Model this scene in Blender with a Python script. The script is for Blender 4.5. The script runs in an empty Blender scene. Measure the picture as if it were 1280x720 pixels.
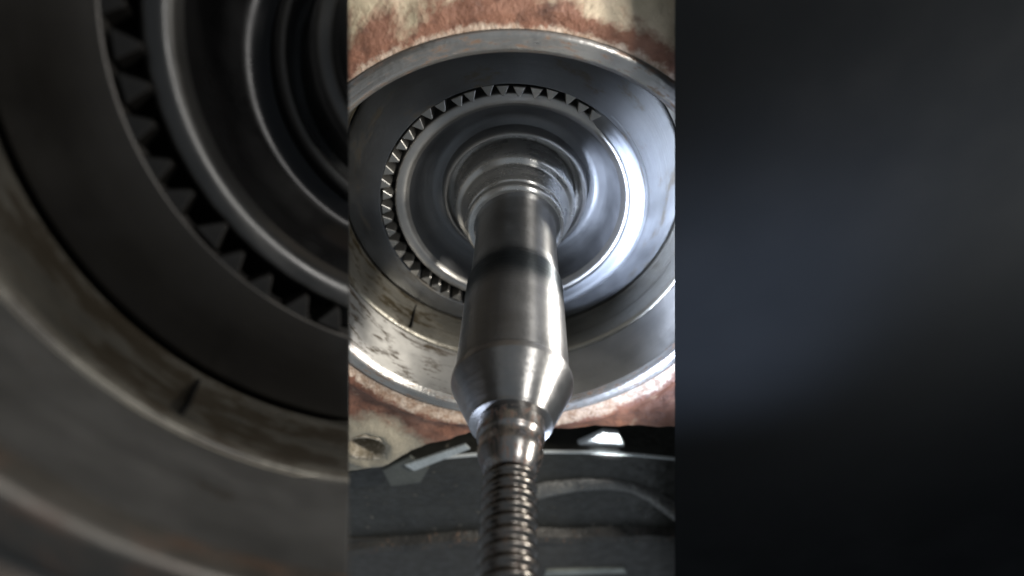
import bpy, bmesh, math, random
from mathutils import Vector, Matrix, Euler, noise
random.seed(4)
C = bpy.context.scene.collection
PI = math.pi

# ------------------------------------------------------------------ camera
FOC, CD, CH, CT = 700.0, 2.069, 1.615, 0.690
camd = bpy.data.cameras.new('camera'); cam = bpy.data.objects.new('camera', camd); C.objects.link(cam)
camd.sensor_width = 36.0; camd.lens = 36.0*FOC/1280.0
camd.clip_start = 0.01; camd.clip_end = 200
cam.location = (0, -CD, CH); cam.rotation_euler = (PI/2-CT, 0, 0)
camd.dof.use_dof = True; camd.dof.focus_distance = 2.45; camd.dof.aperture_fstop = 0.5
bpy.context.scene.camera = cam

# ------------------------------------------------------------------ world and lamps
w = bpy.data.worlds.new('World'); bpy.context.scene.world = w; w.use_nodes = True
bg = w.node_tree.nodes['Background']; bg.inputs[0].default_value = (0.80, 0.90, 1.0, 1); bg.inputs[1].default_value = 0.33

def lamp(name, loc, target, size, power, col, sy=None, spread=180):
    d = bpy.data.lights.new(name, 'AREA'); d.energy = power; d.color = col; d.size = size
    if sy: d.shape = 'RECTANGLE'; d.size_y = sy
    d.spread = math.radians(spread)
    o = bpy.data.objects.new(name, d); C.objects.link(o); o.location = loc
    o.rotation_euler = (Vector(target)-Vector(loc)).to_track_quat('-Z', 'Y').to_euler()
    return o
lamp('work_lamp', (2.6, -1.3, 0.75), (-0.2, 0.2, -0.2), 0.35, 140, (1.0, 0.95, 0.86))
lamp('glare_light', (-0.1, -2.2, -1.40), (1.18, 0.34, 0.16), 1.2, 38, (0.66, 0.77, 1.0), spread=22)  # added light: its reflection in the steel stands in for lens glare
lamp('shaft_line_light', (2.3, -0.50, 0.50), (0, -0.42, 0.05), 0.08, 9, (1.0, 0.97, 0.93), spread=24)  # added out of view to draw the line highlight along the shaft
lamp('ceiling_lamp', (1.9, -1.9, 2.8), (0, 0, 0), 0.5, 66, (1.0, 0.97, 0.92))
lamp('low_fill_light', (0.9, -1.5, -2.9), (0.72, 0.38, -1.72), 0.08, 2.5, (0.92, 0.97, 1.0), spread=10)  # added out of view to brighten the white piece under the housing
vs = bpy.context.scene.view_settings
vs.view_transform = 'Standard'; vs.look = 'None'; vs.exposure = 0; vs.gamma = 1

# ------------------------------------------------------------------ materials
def mat(name):
    m = bpy.data.materials.new(name); m.use_nodes = True
    nt = m.node_tree; b = nt.nodes['Principled BSDF']
    return m, nt, b
def N(nt, t, **k):
    n = nt.nodes.new(t)
    for a, v in k.items():
        if a in n.inputs: n.inputs[a].default_value = v
        else: setattr(n, a, v)
    return n
def ramp(nt, src, stops):
    r = nt.nodes.new('ShaderNodeValToRGB'); e = r.color_ramp.elements
    while len(e) < len(stops): e.new(0.5)
    for i, (p, c) in enumerate(stops):
        e[i].position = p; e[i].color = (c, c, c, 1) if isinstance(c, (int, float)) else (*c, 1)
    nt.links.new(src, r.inputs[0]); return r
def math_(nt, op, a, b=None):
    n = nt.nodes.new('ShaderNodeMath'); n.operation = op
    for i, v in enumerate((a, b)):
        if v is None: continue
        if isinstance(v, (int, float)): n.inputs[i].default_value = v
        else: nt.links.new(v, n.inputs[i])
    return n.outputs[0]

def steel(name, base, rough=0.3, aniso=0.7, groove=90, grain=0.25, stain=None, stain_amt=0.5, metal=0.8, coat=0.0, speck=7.0, dark_band=None, rot=0.25, left_only=False):
    """turned steel: machining marks run round the Y axis"""
    m, nt, b = mat(name); L = nt.links
    tc = N(nt, 'ShaderNodeTexCoord'); sx = N(nt, 'ShaderNodeSeparateXYZ'); L.new(tc.outputs['Object'], sx.inputs[0])
    r2 = math_(nt, 'ADD', math_(nt, 'MULTIPLY', sx.outputs[0], sx.outputs[0]), math_(nt, 'MULTIPLY', sx.outputs[2], sx.outputs[2]))
    rad = math_(nt, 'SQRT', r2); ang = math_(nt, 'ARCTAN2', sx.outputs[0], sx.outputs[2])
    cb = N(nt, 'ShaderNodeCombineXYZ')
    L.new(math_(nt, 'MULTIPLY', rad, groove), cb.inputs[0]); L.new(math_(nt, 'MULTIPLY', sx.outputs[1], groove), cb.inputs[1])
    L.new(math_(nt, 'MULTIPLY', ang, 1.6), cb.inputs[2])
    n1 = N(nt, 'ShaderNodeTexNoise', Scale=1.0, Detail=3.0); L.new(cb.outputs[0], n1.inputs['Vector'])
    n2 = N(nt, 'ShaderNodeTexNoise', Scale=5.0, Detail=6.0, Roughness=0.6); L.new(tc.outputs['Object'], n2.inputs['Vector'])
    # colour: cloudy oil film over the metal
    mx = N(nt, 'ShaderNodeMixRGB'); mx.inputs[1].default_value = (*[c*0.80 for c in base], 1); mx.inputs[2].default_value = (*base, 1)
    L.new(ramp(nt, n2.outputs[0], [(0.33, 0), (0.62, 1)]).outputs[0], mx.inputs[0])
    out = mx.outputs[0]
    if stain:
        n3 = N(nt, 'ShaderNodeTexNoise', Scale=speck, Detail=8.0, Roughness=0.7)
        cb2 = N(nt, 'ShaderNodeCombineXYZ')
        L.new(math_(nt, 'MULTIPLY', rad, 3), cb2.inputs[0]); L.new(math_(nt, 'MULTIPLY', sx.outputs[1], 3.2), cb2.inputs[1]); L.new(math_(nt, 'MULTIPLY', ang, 0.9), cb2.inputs[2])
        L.new(cb2.outputs[0], n3.inputs['Vector'])
        m3 = N(nt, 'ShaderNodeMixRGB'); L.new(out, m3.inputs[1]); m3.inputs[2].default_value = (*stain, 1)
        fr = ramp(nt, n3.outputs[0], [(0.60-0.2*stain_amt, 0), (0.68-0.2*stain_amt, 1)])
        fac = fr.outputs[0]
        if left_only:                           # the grime has collected on the lower left of the bore only
            ml = N(nt, 'ShaderNodeMapRange'); ml.inputs[1].default_value = -0.2; ml.inputs[2].default_value = -0.45; L.new(sx.outputs[0], ml.inputs[0])
            fac = math_(nt, 'MULTIPLY', fac, ml.outputs[0])
        L.new(fac, m3.inputs[0]); out = m3.outputs[0]
        L.new(math_(nt, 'SUBTRACT', metal, math_(nt, 'MULTIPLY', fac, 0.75*metal)), b.inputs['Metallic'])
    else: b.inputs['Metallic'].default_value = metal
    if dark_band:                                  # soft-edged dark band across the shaft
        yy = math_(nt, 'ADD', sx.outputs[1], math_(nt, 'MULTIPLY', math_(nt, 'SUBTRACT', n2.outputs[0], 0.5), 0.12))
        d = math_(nt, 'ABSOLUTE', math_(nt, 'SUBTRACT', yy, dark_band[0]))
        ms = N(nt, 'ShaderNodeMapRange', interpolation_type='SMOOTHSTEP'); ms.inputs[1].default_value = dark_band[1]*1.6; ms.inputs[2].default_value = dark_band[1]*0.25; L.new(d, ms.inputs[0])
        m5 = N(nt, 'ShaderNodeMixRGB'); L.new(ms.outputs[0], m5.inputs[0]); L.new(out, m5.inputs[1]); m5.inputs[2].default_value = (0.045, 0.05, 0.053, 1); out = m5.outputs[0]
    L.new(out, b.inputs['Base Color'])
    rr = math_(nt, 'ADD', math_(nt, 'MULTIPLY', math_(nt, 'SUBTRACT', n2.outputs[0], 0.5), 0.35), rough)
    rr = math_(nt, 'ADD', math_(nt, 'MULTIPLY', math_(nt, 'SUBTRACT', n1.outputs[0], 0.5), 0.12), rr)
    L.new(rr, b.inputs['Roughness'])
    b.inputs['Anisotropic'].default_value = aniso
    tg = N(nt, 'ShaderNodeTangent', direction_type='RADIAL', axis='Y'); L.new(tg.outputs[0], b.inputs['Tangent']); b.inputs['Anisotropic Rotation'].default_value = rot
    bp = N(nt, 'ShaderNodeBump', Strength=grain, Distance=0.004); L.new(n1.outputs[0], bp.inputs['Height'])
    n4 = N(nt, 'ShaderNodeTexNoise', Scale=60.0, Detail=3.0); L.new(tc.outputs['Object'], n4.inputs['Vector'])
    bp2 = N(nt, 'ShaderNodeBump', Strength=grain*0.4, Distance=0.004); L.new(n4.outputs[0], bp2.inputs['Height']); L.new(bp.outputs[0], bp2.inputs['Normal'])
    L.new(bp2.outputs[0], b.inputs['Normal'])
    b.inputs['Coat Weight'].default_value = coat; b.inputs['Coat Roughness'].default_value = 0.12
    return m

def painted_casting(name, dark=1.0):
    """cast iron with flaking cream and rust red paint, bare pale metal at the machined edge"""
    m, nt, b = mat(name); L = nt.links
    tc = N(nt, 'ShaderNodeTexCoord'); sx = N(nt, 'ShaderNodeSeparateXYZ'); L.new(tc.outputs['Object'], sx.inputs[0])
    rad = math_(nt, 'SQRT', math_(nt, 'ADD', math_(nt, 'MULTIPLY', sx.outputs[0], sx.outputs[0]), math_(nt, 'MULTIPLY', sx.outputs[2], sx.outputs[2])))
    def nz(s, d=6, r=0.6, dist=0.0):
        n = N(nt, 'ShaderNodeTexNoise', Scale=s, Detail=float(d), Roughness=r, Distortion=dist); L.new(tc.outputs['Object'], n.inputs['Vector']); return n.outputs[0]
    def mix(f, a, c):
        x = N(nt, 'ShaderNodeMixRGB'); L.new(f, x.inputs[0])
        for i, v in ((1, a), (2, c)):
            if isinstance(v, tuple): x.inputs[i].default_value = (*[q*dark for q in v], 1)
            else: L.new(v, x.inputs[i])
        return x.outputs[0]
    red = mix(ramp(nt, nz(3.0), [(0.35, 0), (0.65, 1)]).outputs[0], (0.18, 0.075, 0.045), (0.32, 0.155, 0.10))
    red = mix(ramp(nt, nz(11.0), [(0.5, 0), (0.7, 1)]).outputs[0], red, (0.10, 0.045, 0.030))
    cream = mix(ramp(nt, nz(5.0), [(0.4, 0), (0.7, 1)]).outputs[0], (0.50, 0.42, 0.29), (0.70, 0.57, 0.42))
    # cream lies further out, in patches
    edge = math_(nt, 'ADD', rad, math_(nt, 'MULTIPLY', math_(nt, 'SUBTRACT', nz(2.2, 8, 0.7, 0.6), 0.5), 0.55))
    edge = math_(nt, 'ADD', edge, math_(nt, 'MULTIPLY', math_(nt, 'MINIMUM', sx.outputs[2], 0.0), 0.5))
    col = mix(ramp(nt, edge, [(0.0, 0), (1.0, 1)]).outputs[0], red, red)
    mr = N(nt, 'ShaderNodeMapRange'); mr.inputs[1].default_value = 1.165; mr.inputs[2].default_value = 1.215; L.new(edge, mr.inputs[0])
    col = mix(mr.outputs[0], red, cream)
    flake = ramp(nt, nz(6.0, 6, 0.65), [(0.60, 0), (0.68, 1)]).outputs[0]
    col = mix(flake, col, (0.52, 0.36, 0.25))
    # chipped pale lip next to the machined ring
    lip = math_(nt, 'ADD', rad, math_(nt, 'MULTIPLY', math_(nt, 'SUBTRACT', nz(8.0, 9, 0.8), 0.5), 0.16))
    lip = math_(nt, 'ADD', lip, math_(nt, 'MULTIPLY', math_(nt, 'MINIMUM', sx.outputs[2], 0.0), 0.055))
    mr2 = N(nt, 'ShaderNodeMapRange'); mr2.inputs[1].default_value = 1.098; mr2.inputs[2].default_value = 1.080; L.new(lip, mr2.inputs[0])
    lipc = mix(ramp(nt, nz(17.0, 8, 0.8), [(0.42, 0), (0.60, 1)]).outputs[0], (0.34, 0.22, 0.15), (0.68, 0.56, 0.46))
    col = mix(mr2.outputs[0], col, lipc)
    # worn bare patch on the lug at the lower left
    dx = math_(nt, 'ADD', sx.outputs[0], 0.90); dz = math_(nt, 'ADD', sx.outputs[2], 1.42)
    dl = math_(nt, 'SQRT', math_(nt, 'ADD', math_(nt, 'MULTIPLY', dx, dx), math_(nt, 'MULTIPLY', dz, dz)))
    dl = math_(nt, 'ADD', dl, math_(nt, 'MULTIPLY', math_(nt, 'SUBTRACT', nz(7.0, 8, 0.7), 0.5), 0.35))
    mr3 = N(nt, 'ShaderNodeMapRange'); mr3.inputs[1].default_value = 0.40; mr3.inputs[2].default_value = 0.30; L.new(dl, mr3.inputs[0])
    col = mix(mr3.outputs[0], col, (0.42, 0.37, 0.28))
    L.new(col, b.inputs['Base Color'])
    L.new(ramp(nt, nz(14.0), [(0.3, 0.28), (0.7, 0.65)]).outputs[0], b.inputs['Roughness'])
    bp = N(nt, 'ShaderNodeBump', Strength=0.6, Distance=0.04); L.new(nz(14.0, 9, 0.65), bp.inputs['Height'])
    L.new(bp.outputs[0], b.inputs['Normal'])
    return m

def plain(name, base, rough=0.5, metal=0.0, var=0.5, bump=0.3, scale=6.0, second=None, lo=0.5, hi=0.65):
    m, nt, b = mat(name); L = nt.links
    tc = N(nt, 'ShaderNodeTexCoord')
    n = N(nt, 'ShaderNodeTexNoise', Scale=scale, Detail=8.0, Roughness=0.65); L.new(tc.outputs['Object'], n.inputs['Vector'])
    n2 = N(nt, 'ShaderNodeTexNoise', Scale=scale*5, Detail=5.0); L.new(tc.outputs['Object'], n2.inputs['Vector'])
    mx = N(nt, 'ShaderNodeMixRGB'); mx.inputs[1].default_value = (*[c*(1-var) for c in base], 1); mx.inputs[2].default_value = (*base, 1)
    L.new(ramp(nt, n.outputs[0], [(0.3, 0), (0.7, 1)]).outputs[0], mx.inputs[0]); out = mx.outputs[0]
    if second:
        m2 = N(nt, 'ShaderNodeMixRGB'); L.new(out, m2.inputs[1]); m2.inputs[2].default_value = (*second, 1)
        L.new(ramp(nt, n2.outputs[0], [(lo, 0), (hi, 1)]).outputs[0], m2.inputs[0]); out = m2.outputs[0]
    L.new(out, b.inputs['Base Color'])
    L.new(ramp(nt, n2.outputs[0], [(0.3, max(0.05, rough-0.15)), (0.7, min(1, rough+0.15))]).outputs[0], b.inputs['Roughness'])
    b.inputs['Metallic'].default_value = metal
    bp = N(nt, 'ShaderNodeBump', Strength=bump, Distance=0.02); L.new(n2.outputs[0], bp.inputs['Height']); L.new(bp.outputs[0], b.inputs['Normal'])
    return m

# ------------------------------------------------------------------ mesh helpers
def link_mesh(name, bm, m, parent=None, smooth=True, angle=35):
    me = bpy.data.meshes.new(name)
    bmesh.ops.recalc_face_normals(bm, faces=bm.faces)
    bm.to_mesh(me); bm.free()
    if smooth:
        for p in me.polygons: p.use_smooth = True
        me.set_sharp_from_angle(angle=math.radians(angle))
    if m: me.materials.append(m)
    o = bpy.data.objects.new(name, me); C.objects.link(o)
    if parent: o.parent = parent
    return o
def tag(o, label=None, cat=None, group=None, kind=None):
    if label: o['label'] = label
    if cat: o['category'] = cat
    if group: o['group'] = group
    if kind: o['kind'] = kind
    return o
def thing(name, label, cat, group=None, mtx=None):
    o = bpy.data.objects.new(name, None); C.objects.link(o); o.empty_display_size = 0.1
    if mtx is not None: o.matrix_world = mtx
    return tag(o, label, cat, group)

def rounded(profile, r=0.008, n=3):
    """small fillets on the corners of a lathe profile so edges catch light"""
    out = []
    for i, p in enumerate(profile):
        if i in (0, len(profile)-1): out.append(p[:2]); continue
        rr = p[2] if len(p) > 2 else r
        p0, p1, p2 = Vector(profile[i-1][:2]), Vector(p[:2]), Vector(profile[i+1][:2])
        a, b = p0-p1, p2-p1; la, lb = a.length, b.length
        d = min(rr, la*0.45, lb*0.45)
        if d < 1e-5: out.append(tuple(p1)); continue
        q0, q2 = p1+a.normalized()*d, p1+b.normalized()*d
        for k in range(n+1):
            t = k/n; v = q0*(1-t)**2+p1*2*t*(1-t)+q2*t*t; out.append((v.x, v.y))
    return out
def lathe_bm(profile, seg=200, a0=0.0, a1=2*PI, clip=None, wobble=None):
    """profile = (radius, depth y); turned round the Y axis, angle 0 at the top, growing to +x"""
    bm = bmesh.new(); full = abs(a1-a0-2*PI) < 1e-6; rows = []
    cnt = seg if full else seg+1
    for i in range(cnt):
        a = a0+(a1-a0)*i/seg; row = []
        for (r, y) in profile:
            rr = r if wobble is None else r+wobble(a, r, y)
            row.append(bm.verts.new((rr*math.sin(a), y, rr*math.cos(a))))
        rows.append(row)
    for i in range(seg):
        A, B = rows[i], rows[(i+1) % cnt]
        for j in range(len(profile)-1): bm.faces.new((A[j], A[j+1], B[j+1], B[j]))
    if clip: bisect(bm, *clip)
    return bm
def bisect(bm, co, no):
    res = bmesh.ops.bisect_plane(bm, geom=bm.verts[:]+bm.edges[:]+bm.faces[:], plane_co=co, plane_no=no, clear_outer=True)
    cut = [e for e in res['geom_cut'] if isinstance(e, bmesh.types.BMEdge)]
    if not cut: return
    ex = bmesh.ops.extrude_edge_only(bm, edges=cut)          # the sawn edge gets a wall thickness
    for v in ex['geom']:
        if isinstance(v, bmesh.types.BMVert): v.co += (v.co-Vector(co)).normalized()*0.16
def box_bm(x0, x1, y0, y1, z0, z1, bev=0.01):
    bm = bmesh.new()
    bmesh.ops.create_cube(bm, size=1, matrix=Matrix.Translation(((x0+x1)/2, (y0+y1)/2, (z0+z1)/2)) @ Matrix.Diagonal((x1-x0, y1-y0, z1-z0, 1)))
    if bev: bmesh.ops.bevel(bm, geom=bm.edges[:], offset=bev, segments=2, affect='EDGES')
    return bm
def prism_bm(pts, y0, y1, bev=0.0):
    """outline in x,z; extruded from y0 (front) to y1"""
    bm = bmesh.new()
    f = [bm.verts.new((x, y0, z)) for x, z in pts]; k = [bm.verts.new((x, y1, z)) for x, z in pts]
    bm.faces.new(f); bm.faces.new(k[::-1]); n = len(pts)
    for i in range(n): bm.faces.new((f[i], k[i], k[(i+1) % n], f[(i+1) % n]))
    if bev: bmesh.ops.bevel(bm, geom=[e for e in bm.edges if all(v.co.y < y0+1e-5 for v in e.verts)], offset=bev, segments=2, affect='EDGES')
    return bm

# ------------------------------------------------------------------ the bore unit (built twice, the second time in darkened copies of the steels)
TEETH = 56
def build_unit(root_h, root_p, root_s, M, seg, teeth_ok, clip=None):
    # housing: machined rim, bore wall, retaining ring
    rim = [(1.075, 0.035), (1.07, -0.004), (1.055, -0.012, .006), (1.004, -0.004, .012), (0.985, 0.035)]
    link_mesh('machined_rim', lathe_bm(rounded(rim), seg, clip=clip), M['rim'], root_h)
    wall = [(0.9852, 0.033), (0.985, 0.30), (0.987, 0.375)]
    link_mesh('bore_wall', lathe_bm(wall, seg, clip=clip), M['wall'], root_h)
    ringp = [(0.987, 0.379), (0.978, 0.382), (0.968, 0.398), (0.956, 0.49), (0.962, 0.495), (0.945, 0.60), (0.937, 0.625), (0.955, 0.74)]
    link_mesh('retaining_ring', lathe_bm(rounded(ringp, .006), seg, clip=clip), M['oily'], root_h)
    g = link_mesh('ring_gap', box_bm(-0.004, 0.004, 0.40, 0.60, 0.9435, 0.965, 0.001), M['deep'], root_h, smooth=False)
    g.rotation_euler = (0, math.radians(220), 0)
    # the toothed plate
    plate = [(0.930, 0.74), (0.930, 0.640), (0.918, 0.618, .012), (0.80, 0.545, .03), (0.703, 0.500, .01), (0.702, 0.62)]
    link_mesh('plate_web', lathe_bm(rounded(plate), seg, clip=clip), M['plate'], root_p)
    step = 2*PI/TEETH
    # one wedge-shaped tooth, its sides following the radius
    def tooth_mesh():
        bm = bmesh.new(); w0, w1 = 0.034, 0.006
        def ring(y, s):
            return [bm.verts.new((-w0*s, y, 0.704)), bm.verts.new((-w1*s, y, 0.654)), bm.verts.new((w1*s, y, 0.654)), bm.verts.new((w0*s, y, 0.704))]
        a, b = ring(0.505, 0.92), ring(0.60, 1.0)
        bm.faces.new(a); bm.faces.new(b[::-1])
        for i in range(4): bm.faces.new((a[i], b[i], b[(i+1) % 4], a[(i+1) % 4]))
        bmesh.ops.bevel(bm, geom=bm.edges[:], offset=0.003, segments=1, affect='EDGES')
        return bm
    proto = None
    for k in range(TEETH):
        a = (k+0.5)*step
        if not teeth_ok(a): continue
        if proto is None: o = proto = link_mesh('tooth', tooth_mesh(), M['tooth'], root_p, smooth=False)
        else: o = proto.copy(); C.objects.link(o)
        o.rotation_euler = (0, a+random.uniform(-.010, .010), 0)
        sc = random.uniform(0.978, 1.014); o.scale = (sc, 1, sc)
    # the turned ring and hub behind the plate
    lipp = [(0.70, 0.66), (0.656, 0.61), (0.648, 0.545, .012), (0.600, 0.545, .03), (0.575, 0.575)]
    link_mesh('outer_lip', lathe_bm(rounded(lipp), seg, clip=clip), M['lip'], root_s)
    dish = [(0.575, 0.575), (0.532, 0.690, .06), (0.46, 0.745, .05), (0.412, 0.735)]
    link_mesh('dished_web', lathe_bm(rounded(dish, n=6), seg, clip=clip), M['dish'], root_s)
    mid = [(0.412, 0.735), (0.402, 0.668, .012), (0.380, 0.655, .012), (0.362, 0.730)]
    link_mesh('inner_ridge', lathe_bm(rounded(mid), seg, clip=clip), M['lip'], root_s)
    hub = [(0.362, 0.730), (0.338, 0.720, .02), (0.330, 0.565, .012), (0.318, 0.545, .008), (0.288, 0.530, .01), (0.284, 0.505, .008), (0.268, 0.470, .03), (0.258, 0.43, .006), (0.248, 0.425, .004), (0.248, 0.410, .004), (0.257, 0.405, .004), (0.256, 0.375, .008), (0.238, 0.360, .008), (0.20, 0.362)]
    link_mesh('hub_collar', lathe_bm(rounded(hub, n=5), seg, clip=clip), M['hub'], root_s)
    back = [(0.99, 0.76), (0.68, 0.77), (0.60, 0.85), (0.30, 0.85)]
    link_mesh('back_web', lathe_bm(back, seg, clip=clip), M['deep'], root_s)

grey = dict(
    rim=steel('bright_rim', (0.38, 0.37, 0.355), 0.33, 0.4, 60, 1.0, stain=(0.22, 0.15, 0.11), stain_amt=0.35, speck=16.0),
    wall=steel('bored_steel', (0.50, 0.485, 0.46), 0.46, 0.85, 70, 0.25, stain=(0.07, 0.05, 0.03), stain_amt=0.35, speck=5.0, left_only=True),
    oily=steel('oily_ring', (0.33, 0.31, 0.265), 0.38, 0.3, 40, 0.6, stain=(0.05, 0.038, 0.020), stain_amt=0.6, coat=0.3, speck=5.0, left_only=True),
    plate=steel('plate_steel', (0.15, 0.156, 0.165), 0.48, 0.8, 50, 0.3, metal=0.9, stain=(0.09, 0.08, 0.065), stain_amt=0.2, speck=3.5),
    tooth=steel('tooth_steel', (0.30, 0.29, 0.27), 0.34, 0.0, 20, 0.2),
    lip=steel('lip_steel', (0.36, 0.35, 0.335), 0.38, 0.75, 60, 0.2, coat=0.3, rot=0.0),
    dish=steel('dish_steel', (0.18, 0.184, 0.19), 0.50, 0.7, 60, 0.5, metal=0.95, coat=0.15),
    hub=steel('hub_steel', (0.46, 0.455, 0.44), 0.27, 0.8, 60, 0.2, coat=0.8),
    deep=steel('deep_steel', (0.045, 0.045, 0.045), 0.5, 0.2, 40, 0.3))

# --- central housing
housing = thing('bearing_housing', 'rusty red and cream painted cast housing with a round machined bore', 'housing')
ring_plate = thing('toothed_ring', 'grey steel ring with a circle of small pointed teeth inside the rusty bore', 'toothed ring')
hub = thing('turned_hub', 'shiny turned steel hub of stepped rings behind the small teeth, round the shaft', 'hub')
build_unit(housing, ring_plate, hub, grey, 256, lambda a: not (math.radians(41) < a < math.radians(168)))
# added smooth strip on the right, in place of glare washing out the teeth
def surf(rr):
    key = [(0.40, 0.74), (0.46, 0.74), (0.532, 0.69), (0.575, 0.575), (0.60, 0.547), (0.648, 0.537), (0.703, 0.500), (0.80, 0.545), (0.895, 0.605), (0.92, 0.62)]
    for (a, ya), (c, yc) in zip(key, key[1:]):
        if rr <= c: return ya+(yc-ya)*(rr-a)/(c-a)
bm = bmesh.new(); rows = []; NG, NJ = 150, 30
for i in range(NG+1):
    deg = 34+(174-34)*i/NG; a = math.radians(deg); u = min(1, 6*math.sin(PI*i/NG)); row = []
    wv = 0.012*noise.noise(Vector((deg*0.09, 0, 0)))
    r0, r1 = 0.712+0.02*u, 0.650-0.02*u+0.3*wv
    for j in range(NJ+1):
        t = j/NJ; rr = r0+(r1-r0)*t
        y = sum(surf(rr+k*0.014) for k in range(-2, 3))/5
        y += -0.004*min(1, math.sin(PI*t)*4)*u+0.004*(1-u)
        y += 0.0015*noise.noise(Vector((rr*26, a*2, 0)))
        if j in (0, NJ) or i in (0, NG): y += 0.006
        row.append(bm.verts.new((rr*math.sin(a), y, rr*math.cos(a))))
    rows.append(row)
for A, B in zip(rows, rows[1:]):
    for j in range(NJ): bm.faces.new((A[j], A[j+1], B[j+1], B[j]))
link_mesh('glare_strip', bm, steel('glare_strip_steel', (0.19, 0.198, 0.21), 0.50, 0.7, 14, 0.15, metal=0.9), ring_plate, angle=80)

# painted face: polar sheet with uneven surface, its lower edge cut as in the casting
LUG = Vector((-0.90, -1.345))
def outer(a):
    x, z = math.sin(a), math.cos(a)
    best = 9.0
    pts = [(-2.6, -1.80), (-1.50, -1.78), (-1.25, -1.74), (-1.07, -1.68), (-0.88, -1.63), (-0.72, -1.50), (-0.50, -1.37), (-0.20, -1.27), (0.0, -1.24), (0.39, -1.23), (0.70, -1.19), (0.98, -1.20), (1.3, -1.30), (2.6, -1.6), (2.6, 1.9), (-2.6, 1.9), (-2.6, -1.8)]
    for (ax, az), (bx, bz) in zip(pts, pts[1:]):
        dx, dz = bx-ax, bz-az; den = x*dz-z*dx
        if abs(den) < 1e-9: continue
        t = (ax*dz-az*dx)/den; u = (ax*z-az*x)/den
        if t > 0 and -1e-6 <= u <= 1+1e-6: best = min(best, t)
    return best
def face_y(x, z):
    r = math.hypot(x, z)
    y = 0.02*noise.fractal(Vector((x*3, 0, z*3)), 1.0, 2.0, 4)+0.010*noise.noise(Vector((x*14, 3, z*14)))
    y *= min(1, (r-1.07)*8)
    y += -0.03*math.exp(-((r-1.16)/0.05)**2) if z < 0 else -0.012*math.exp(-((r-1.14)/0.04)**2)
    d = (Vector((x, z))-LUG).length
    y += -0.05*math.exp(-((d-0.17)/0.05)**2)
    return y
bm = bmesh.new(); NA, NR = 420, 40; grid = []
for i in range(NA):
    a = 2*PI*i/NA; R = outer(a); row = []
    for j in range(NR):
        t = (j/(NR-1))**1.25; r = 1.0735+(R-1.0735)*t
        x, z = r*math.sin(a), r*math.cos(a)
        y = face_y(x, z) + 0.05*max(0, 1-(R-r)/0.05)**2
        row.append(bm.verts.new((x, y, z)))
    x, z = R*math.sin(a), R*math.cos(a)
    row.append(bm.verts.new((x*1.0, 0.14, z*1.0))); row.append(bm.verts.new((x*0.97, 0.36, z*0.97)))
    grid.append(row)
for i in range(NA):
    A, B = grid[i], grid[(i+1) % NA]
    for j in range(len(A)-1):
        cc = (A[j].co+B[j+1].co)/2
        if (Vector((cc.x, cc.z))-LUG).length < 0.12 and cc.y < 0.1: continue
        bm.faces.new((A[j], A[j+1], B[j+1], B[j]))
bmesh.ops.delete(bm, geom=[v for v in bm.verts if not v.link_faces], context='VERTS')
paint = painted_casting('flaking_paint')
link_mesh('painted_face', bm, paint, housing, angle=60)
lugm = plain('worn_casting', (0.40, 0.34, 0.25), 0.4, 0.1, 0.5, 0.5, 9.0, second=(0.62, 0.55, 0.45))
bm = lathe_bm(rounded([(0.165, 0.03), (0.150, -0.045, .02), (0.115, -0.035, .02), (0.105, 0.16), (0.0, 0.20)], .01), 64)
o = link_mesh('bolt_hole', bm, lugm, housing); o.location = (LUG.x, 0, LUG.y); o.scale = (1, 1, 0.85)

# --- shaft
shaft = thing('drive_shaft', 'long polished steel shaft with cone shoulder and threaded tip standing out of the bore', 'shaft')
sm = steel('shaft_steel', (0.235, 0.232, 0.228), 0.40, 0.97, 70, 0.35, metal=0.95, dark_band=(-0.17, 0.10))
sm2 = steel('cone_steel', (0.27, 0.265, 0.26), 0.35, 0.85, 70, 0.35, metal=0.97)
neck_m = steel('neck_steel', (0.24, 0.232, 0.225), 0.30, 0.6, 110, 0.15, metal=0.97, stain=(0.10, 0.06, 0.045), stain_amt=0.4, speck=9.0)
sm3 = steel('thread_steel', (0.13, 0.12, 0.11), 0.28, 0.0, 80, 0.3, metal=1.0, stain=(0.05, 0.03, 0.02), stain_amt=0.2)
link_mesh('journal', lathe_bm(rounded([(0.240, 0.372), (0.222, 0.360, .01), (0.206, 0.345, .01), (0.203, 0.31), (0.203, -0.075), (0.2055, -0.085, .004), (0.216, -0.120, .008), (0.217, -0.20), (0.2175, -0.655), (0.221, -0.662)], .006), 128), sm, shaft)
link_mesh('cone_shoulder', lathe_bm(rounded([(0.221, -0.662), (0.2285, -0.672, .003), (0.2285, -0.698, .005), (0.151, -0.858, .004), (0.148, -0.870, .003), (0.112, -0.866)], .005, 4), 128), sm2, shaft)
link_mesh('neck', lathe_bm(rounded([(0.118, -0.866), (0.118, -0.925), (0.108, -0.938), (0.106, -0.955), (0.113, -0.985, .012), (0.090, -1.045, .02), (0.078, -1.06)], .005), 96), neck_m, shaft)
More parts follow.
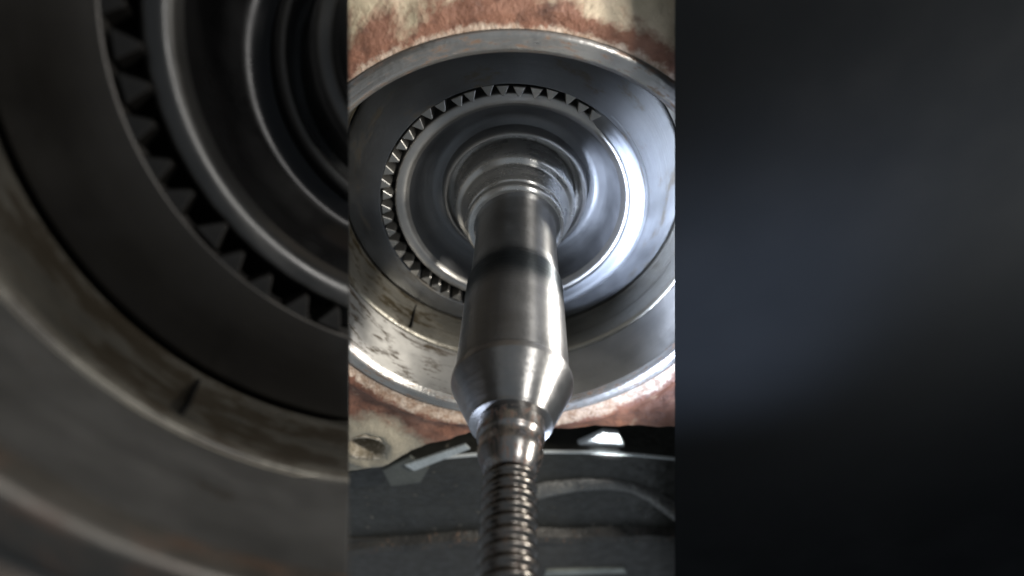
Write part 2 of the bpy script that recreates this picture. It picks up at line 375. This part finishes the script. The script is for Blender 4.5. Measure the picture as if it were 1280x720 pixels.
# helical thread
bm = bmesh.new(); PITCH, SEG, T0, T1 = 0.040, 64, 1.055, 1.72
rows = []; SUB = 12; cnt = int((T1-T0)/PITCH*SUB)
for j in range(cnt+1):
    t = T0+(T1-T0)*j/cnt; row = []
    for i in range(SEG):
        a = 2*PI*i/SEG; ph = (t/PITCH+i/SEG) % 1.0
        rr = 0.0745+0.0145*(0.5+0.5*math.cos(2*PI*ph))**0.9
        if t < 1.075: rr = min(rr, 0.082)
        if t > 1.68: rr = min(rr, 0.076)
        row.append(bm.verts.new((rr*math.sin(a), -t, rr*math.cos(a))))
    rows.append(row)
for j in range(cnt):
    for i in range(SEG): bm.faces.new((rows[j][i], rows[j][(i+1) % SEG], rows[j+1][(i+1) % SEG], rows[j+1][i]))
bm.faces.new(rows[-1])
link_mesh('thread', bm, sm3, shaft, angle=80)
shaft.rotation_euler = (0, 0, -0.02); shaft.location = (0.014, 0, 0); hub.location = (0.016, 0, 0)

# ------------------------------------------------------------------ what lies below the housing
dark_wall = plain('dark_backdrop', (0.035, 0.040, 0.036), 0.6, 0.0, 0.4, 0.3, 2.0)
o = link_mesh('backdrop', prism_bm([(-30, -30), (30, -30), (30, 12), (-30, 12)], 2.4, 2.5), dark_wall); tag(o, kind='structure')

drum = thing('dark_drum', 'large dark oily drum with a thin bright upper edge below the rusty housing', 'drum')
drum_m = plain('oily_black_iron', (0.042, 0.041, 0.035), 0.40, 0.2, 0.5, 0.6, 3.0, second=(0.20, 0.18, 0.15), lo=0.68, hi=0.72)
edge_m = plain('worn_bright_edge', (0.80, 0.84, 0.84), 0.45, 0.2, 0.05, 0.0)
def arc(R, cx, cz, x0, x1, n=60):
    return [(x0+(x1-x0)*i/n, cz+math.sqrt(max(0, R*R-(x0+(x1-x0)*i/n-cx)**2))) for i in range(n+1)]
top = arc(4.6, 0.30, -6.50, -3.6, 3.6)
bm = bmesh.new(); cols = [[bm.verts.new(c) for c in ((x, 1.0, z), (x, 0.335, z), (x, 0.32, z-0.012), (x, 0.318+0.008*noise.noise(Vector((x*2, 0, 5))), (z-3.5)/2), (x, 0.32, -3.5))] for x, z in top]
for A, B in zip(cols, cols[1:]):
    for j in range(4): bm.faces.new((A[j], A[j+1], B[j+1], B[j]))
link_mesh('drum_face', bm, drum_m, drum)
inner = arc(4.587, 0.30, -6.50, -0.58, 3.5)
outer_ = arc(4.598, 0.30, -6.50, -0.58, 3.5)
link_mesh('bright_edge', prism_bm(outer_+inner[::-1], 0.312, 0.36), edge_m, drum, smooth=False)
# raised curved rib
def tube(path, rad, m, name, parent, seg=14, flat=1.0):
    bm = bmesh.new(); rows = []
    for i, p in enumerate(path):
        p = Vector(p); q = Vector(path[min(i+1, len(path)-1)])-Vector(path[max(i-1, 0)]); q.normalize()
        u = q.cross(Vector((0, 1, 0))).normalized(); v = q.cross(u)
        r = rad(i/(len(path)-1)) if callable(rad) else rad
        rows.append([bm.verts.new(p+u*r*math.cos(2*PI*k/seg)+v*r*flat*math.sin(2*PI*k/seg)) for k in range(seg)])
    for A, B in zip(rows, rows[1:]):
        for k in range(seg): bm.faces.new((A[k], A[(k+1) % seg], B[(k+1) % seg], B[k]))
    bm.faces.new(rows[0]); bm.faces.new(rows[-1][::-1])
    return link_mesh(name, bm, m, parent, angle=70)
rib_m = plain('rib_iron', (0.24, 0.235, 0.22), 0.34, 0.4, 0.5, 0.7, 7.0, second=(0.30, 0.26, 0.2), lo=0.62, hi=0.7)
path = [(0.02, .33, -2.62), (0.12, .33, -2.47), (0.28, .33, -2.385), (0.5, .33, -2.33), (0.74, .33, -2.32), (0.95, .33, -2.38), (1.12, .33, -2.50), (1.28, .33, -2.66), (1.45, .33, -2.84), (1.7, .33, -3.0)]
pp = []
for a, b in zip(path, path[1:]):
    for k in range(5): pp.append(tuple(Vector(a).lerp(Vector(b), k/5)))
tube(pp, lambda t: 0.075+0.015*math.sin(t*9), rib_m, 'curved_rib', drum, flat=0.8)
ledge = thing('iron_ledge', 'dark iron ledge with a rust flecked front edge under the drum', 'ledge')
led_m = plain('rust_flecked_iron', (0.070, 0.064, 0.055), 0.5, 0.1, 0.6, 0.8, 5.0, second=(0.24, 0.14, 0.09), lo=0.62, hi=0.69)
bm = bmesh.new(); prev = None; n = 90
for i in range(n+1):
    x = -3.8+7.6*i/n; dz = -0.045*(x-0.9)**2+0.03*noise.noise(Vector((x*3, 0, 0)))+0.015*noise.noise(Vector((x*17, 1, 0)))
    row = [bm.verts.new(c) for c in ((x, 0.325, -3.0+dz), (x, 0.25, -3.03+dz), (x, 0.24, -3.12+dz), (x, 0.29, -3.17+dz), (x, 0.31, -3.19+dz))]
    if prev:
        for j in range(4): bm.faces.new((prev[j], prev[j+1], row[j+1], row[j]))
    prev = row
link_mesh('ledge_lip', bm, led_m, ledge)
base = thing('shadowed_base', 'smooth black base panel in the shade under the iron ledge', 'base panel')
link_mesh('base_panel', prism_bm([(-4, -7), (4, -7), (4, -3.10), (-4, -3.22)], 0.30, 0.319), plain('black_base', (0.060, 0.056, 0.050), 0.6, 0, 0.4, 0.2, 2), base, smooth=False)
tab_m = plain('pale_steel_tab', (0.42, 0.44, 0.40), 0.4, 0.5, 0.4, 0.3, 8)
o = link_mesh('steel_tab', prism_bm([(0.30, -3.86), (1.08, -3.80), (1.04, -3.70), (0.32, -3.75)], 0.28, 0.34, 0.008), tab_m, None, smooth=False)
tag(o, 'small pale steel tab at the bottom edge right of the shaft thread', 'tab')
bracket = thing('silver_bracket', 'bent bare metal bracket poking out under the left side of the housing', 'bracket')
br_m = plain('bare_bracket', (0.62, 0.66, 0.66), 0.35, 0.5, 0.3, 0.2, 8)
link_mesh('bracket_plate', prism_bm([(-0.90, -2.23), (-0.93, -2.02), (-0.72, -1.86), (-0.60, -2.00), (-0.68, -2.18)], 0.145, 0.165, 0.005), plain('bracket_grey', (0.13, 0.135, 0.12), 0.5, 0.3, 0.3, 0.2, 8), bracket, smooth=False)
link_mesh('bracket_flange', prism_bm([(-0.76, -1.93), (-0.33, -1.69), (-0.30, -1.74), (-0.70, -2.00)], 0.125, 0.14, 0.003), br_m, bracket, smooth=False)
bracket.location = (0.02, 0, 0.15)
o = link_mesh('bright_gap_plate', prism_bm([(0.38, -1.99), (0.66, -1.765), (0.77, -1.785), (0.86, -1.99)], 0.38, 0.42, 0.006), plain('bright_gap_white', (0.86, 0.90, 0.92), 0.3, 0.0, 0.05, 0.05), None, smooth=False)  # white colour stands in for bright background seen through the gap
tag(o, 'pointed white plate standing in for the bright gap between the housing and the dark drum', 'plate')

# ------------------------------------------------------------------ left: added enlarged, darkened copy of the bore unit
O = Vector((0, -CD, CH))
fwd = Vector((0, math.cos(CT), -math.sin(CT))); up = Vector((0, math.sin(CT), math.cos(CT)))
def ray(px, py): return fwd + Vector((1, 0, 0))*((px-640)/FOC) + up*((360-py)/FOC)
rv = Vector((-0.5635, 0.0991, 0.4072)); sc, K = 2.4, 0.50
Mx = Matrix.Translation(Vector((0.2025, 0.2669, 1.2149))) @ Matrix.Rotation(rv.length, 4, rv.normalized()) @ Matrix.Scale(sc, 4)
Mx = Matrix.Translation(O*(1-K)) @ Matrix.Scale(K, 4) @ Mx
EDGE_L, EDGE_R = 436.0, 843.5
nL = ray(EDGE_L, 0).cross(ray(EDGE_L, 720)).normalized()
if nL.x < 0: nL = -nL
inv = Mx.inverted()
clipL = (inv @ O, (Mx.to_3x3().transposed() @ nL).normalized())
black = dict(  # same steels dimmed: the left side's darkness is put into their colours
    rim=steel('dimmed_rim', (0.050, 0.047, 0.043), 0.42, 0.4, 20, 0.5, stain=(0.03, 0.018, 0.012), stain_amt=0.5),
    wall=steel('dimmed_bore', (0.098, 0.098, 0.097), 0.42, 0.6, 30, 0.25, stain=(0.012, 0.009, 0.006), stain_amt=0.1),
    oily=steel('dimmed_oily_ring', (0.082, 0.078, 0.068), 0.45, 0.3, 25, 0.6, stain=(0.014, 0.011, 0.007), stain_amt=0.7, speck=4.0),
    plate=steel('dimmed_plate', (0.040, 0.038, 0.036), 0.38, 0.75, 22, 0.2),
    tooth=steel('dimmed_tooth', (0.018, 0.017, 0.016), 0.4, 0.0, 20, 0.3),
    lip=steel('dimmed_lip', (0.036, 0.036, 0.036), 0.36, 0.75, 22, 0.2, rot=0.0),
    dish=steel('dimmed_dish', (0.007, 0.007, 0.0074), 0.3, 0.7, 22, 0.2),
    hub=steel('dimmed_hub', (0.05, 0.05, 0.05), 0.3, 0.7, 22, 0.2),
    deep=steel('dimmed_deep', (0.006, 0.006, 0.006), 0.6, 0.2, 20, 0.2))
h2 = thing('dimmed_copy_housing', 'added enlarged, darkened copy of the housing with brown stained bore wall filling the left of the picture', 'housing', mtx=Mx)
p2 = thing('dimmed_copy_toothed_ring', 'enlarged, darkened copy of the toothed ring with big dark pointed teeth in the left housing', 'toothed ring', mtx=Mx)
s2 = thing('dimmed_hub', 'enlarged, darkened copy of the turned hub inside the big teeth at the left', 'hub', mtx=Mx)
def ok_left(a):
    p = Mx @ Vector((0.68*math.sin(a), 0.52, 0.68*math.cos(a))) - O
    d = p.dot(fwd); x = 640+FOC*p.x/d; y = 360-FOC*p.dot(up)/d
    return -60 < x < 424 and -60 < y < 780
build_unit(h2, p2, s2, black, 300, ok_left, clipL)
bm = bmesh.new(); rows = []
for i in range(241):
    a = PI+ (i/240)*PI; row = []
    for j in range(20):
        r = 1.0735+0.9*j/19; x, z = r*math.sin(a), r*math.cos(a)
        row.append(bm.verts.new((x, face_y(x, z) if j else 0.0, z)))
    rows.append(row)
for A, B in zip(rows, rows[1:]):
    for j in range(19): bm.faces.new((A[j], A[j+1], B[j+1], B[j]))
bisect(bm, *clipL)
link_mesh('painted_face', bm, painted_casting('dimmed_paint', 0.07), h2, angle=60)  # housing paint dimmed by colour to match the dark left side

# ------------------------------------------------------------------ right: a smooth blue-black plate added for the dark right side
n0 = Vector((0.0, -1.0, 0.0))       # the way the plate faces
P0 = Vector((0, -0.14, 0))
def hit(px, py, off=0.0):
    r = ray(px, py); return O + r*(((P0-O).dot(n0)-off)/r.dot(n0))
side_fill_m = plain('blue_black_fill', (0.0028, 0.0033, 0.0040), 0.95, 0.0, 0.15, 0.0, 0.5)
side_fill_m.node_tree.nodes['Principled BSDF'].inputs['Specular IOR Level'].default_value = 0.03
bm = bmesh.new(); F, B = [], []; ys = [-200, 0, 180, 360, 540, 720, 820]; xs = [EDGE_R, 900, 1000, 1120, 1240, 1500]
FV = [[bm.verts.new(hit(x, y)+n0*0.02*math.sin((x-843)/657*PI)) for x in xs] for y in ys]
for i in range(len(ys)-1):
    for j in range(len(xs)-1): bm.faces.new((FV[i][j], FV[i][j+1], FV[i+1][j+1], FV[i+1][j]))
ret = bmesh.ops.extrude_face_region(bm, geom=bm.faces[:])
vv = [g for g in ret['geom'] if isinstance(g, bmesh.types.BMVert)]
bmesh.ops.translate(bm, verts=vv, vec=-n0*0.05+Vector((0.09, 0, 0)))
o = link_mesh('side_fill_plate', bm, side_fill_m, None, angle=30)
tag(o, 'added smooth blue-black stand-in plate with a straight edge filling the right of the picture', 'cover plate')
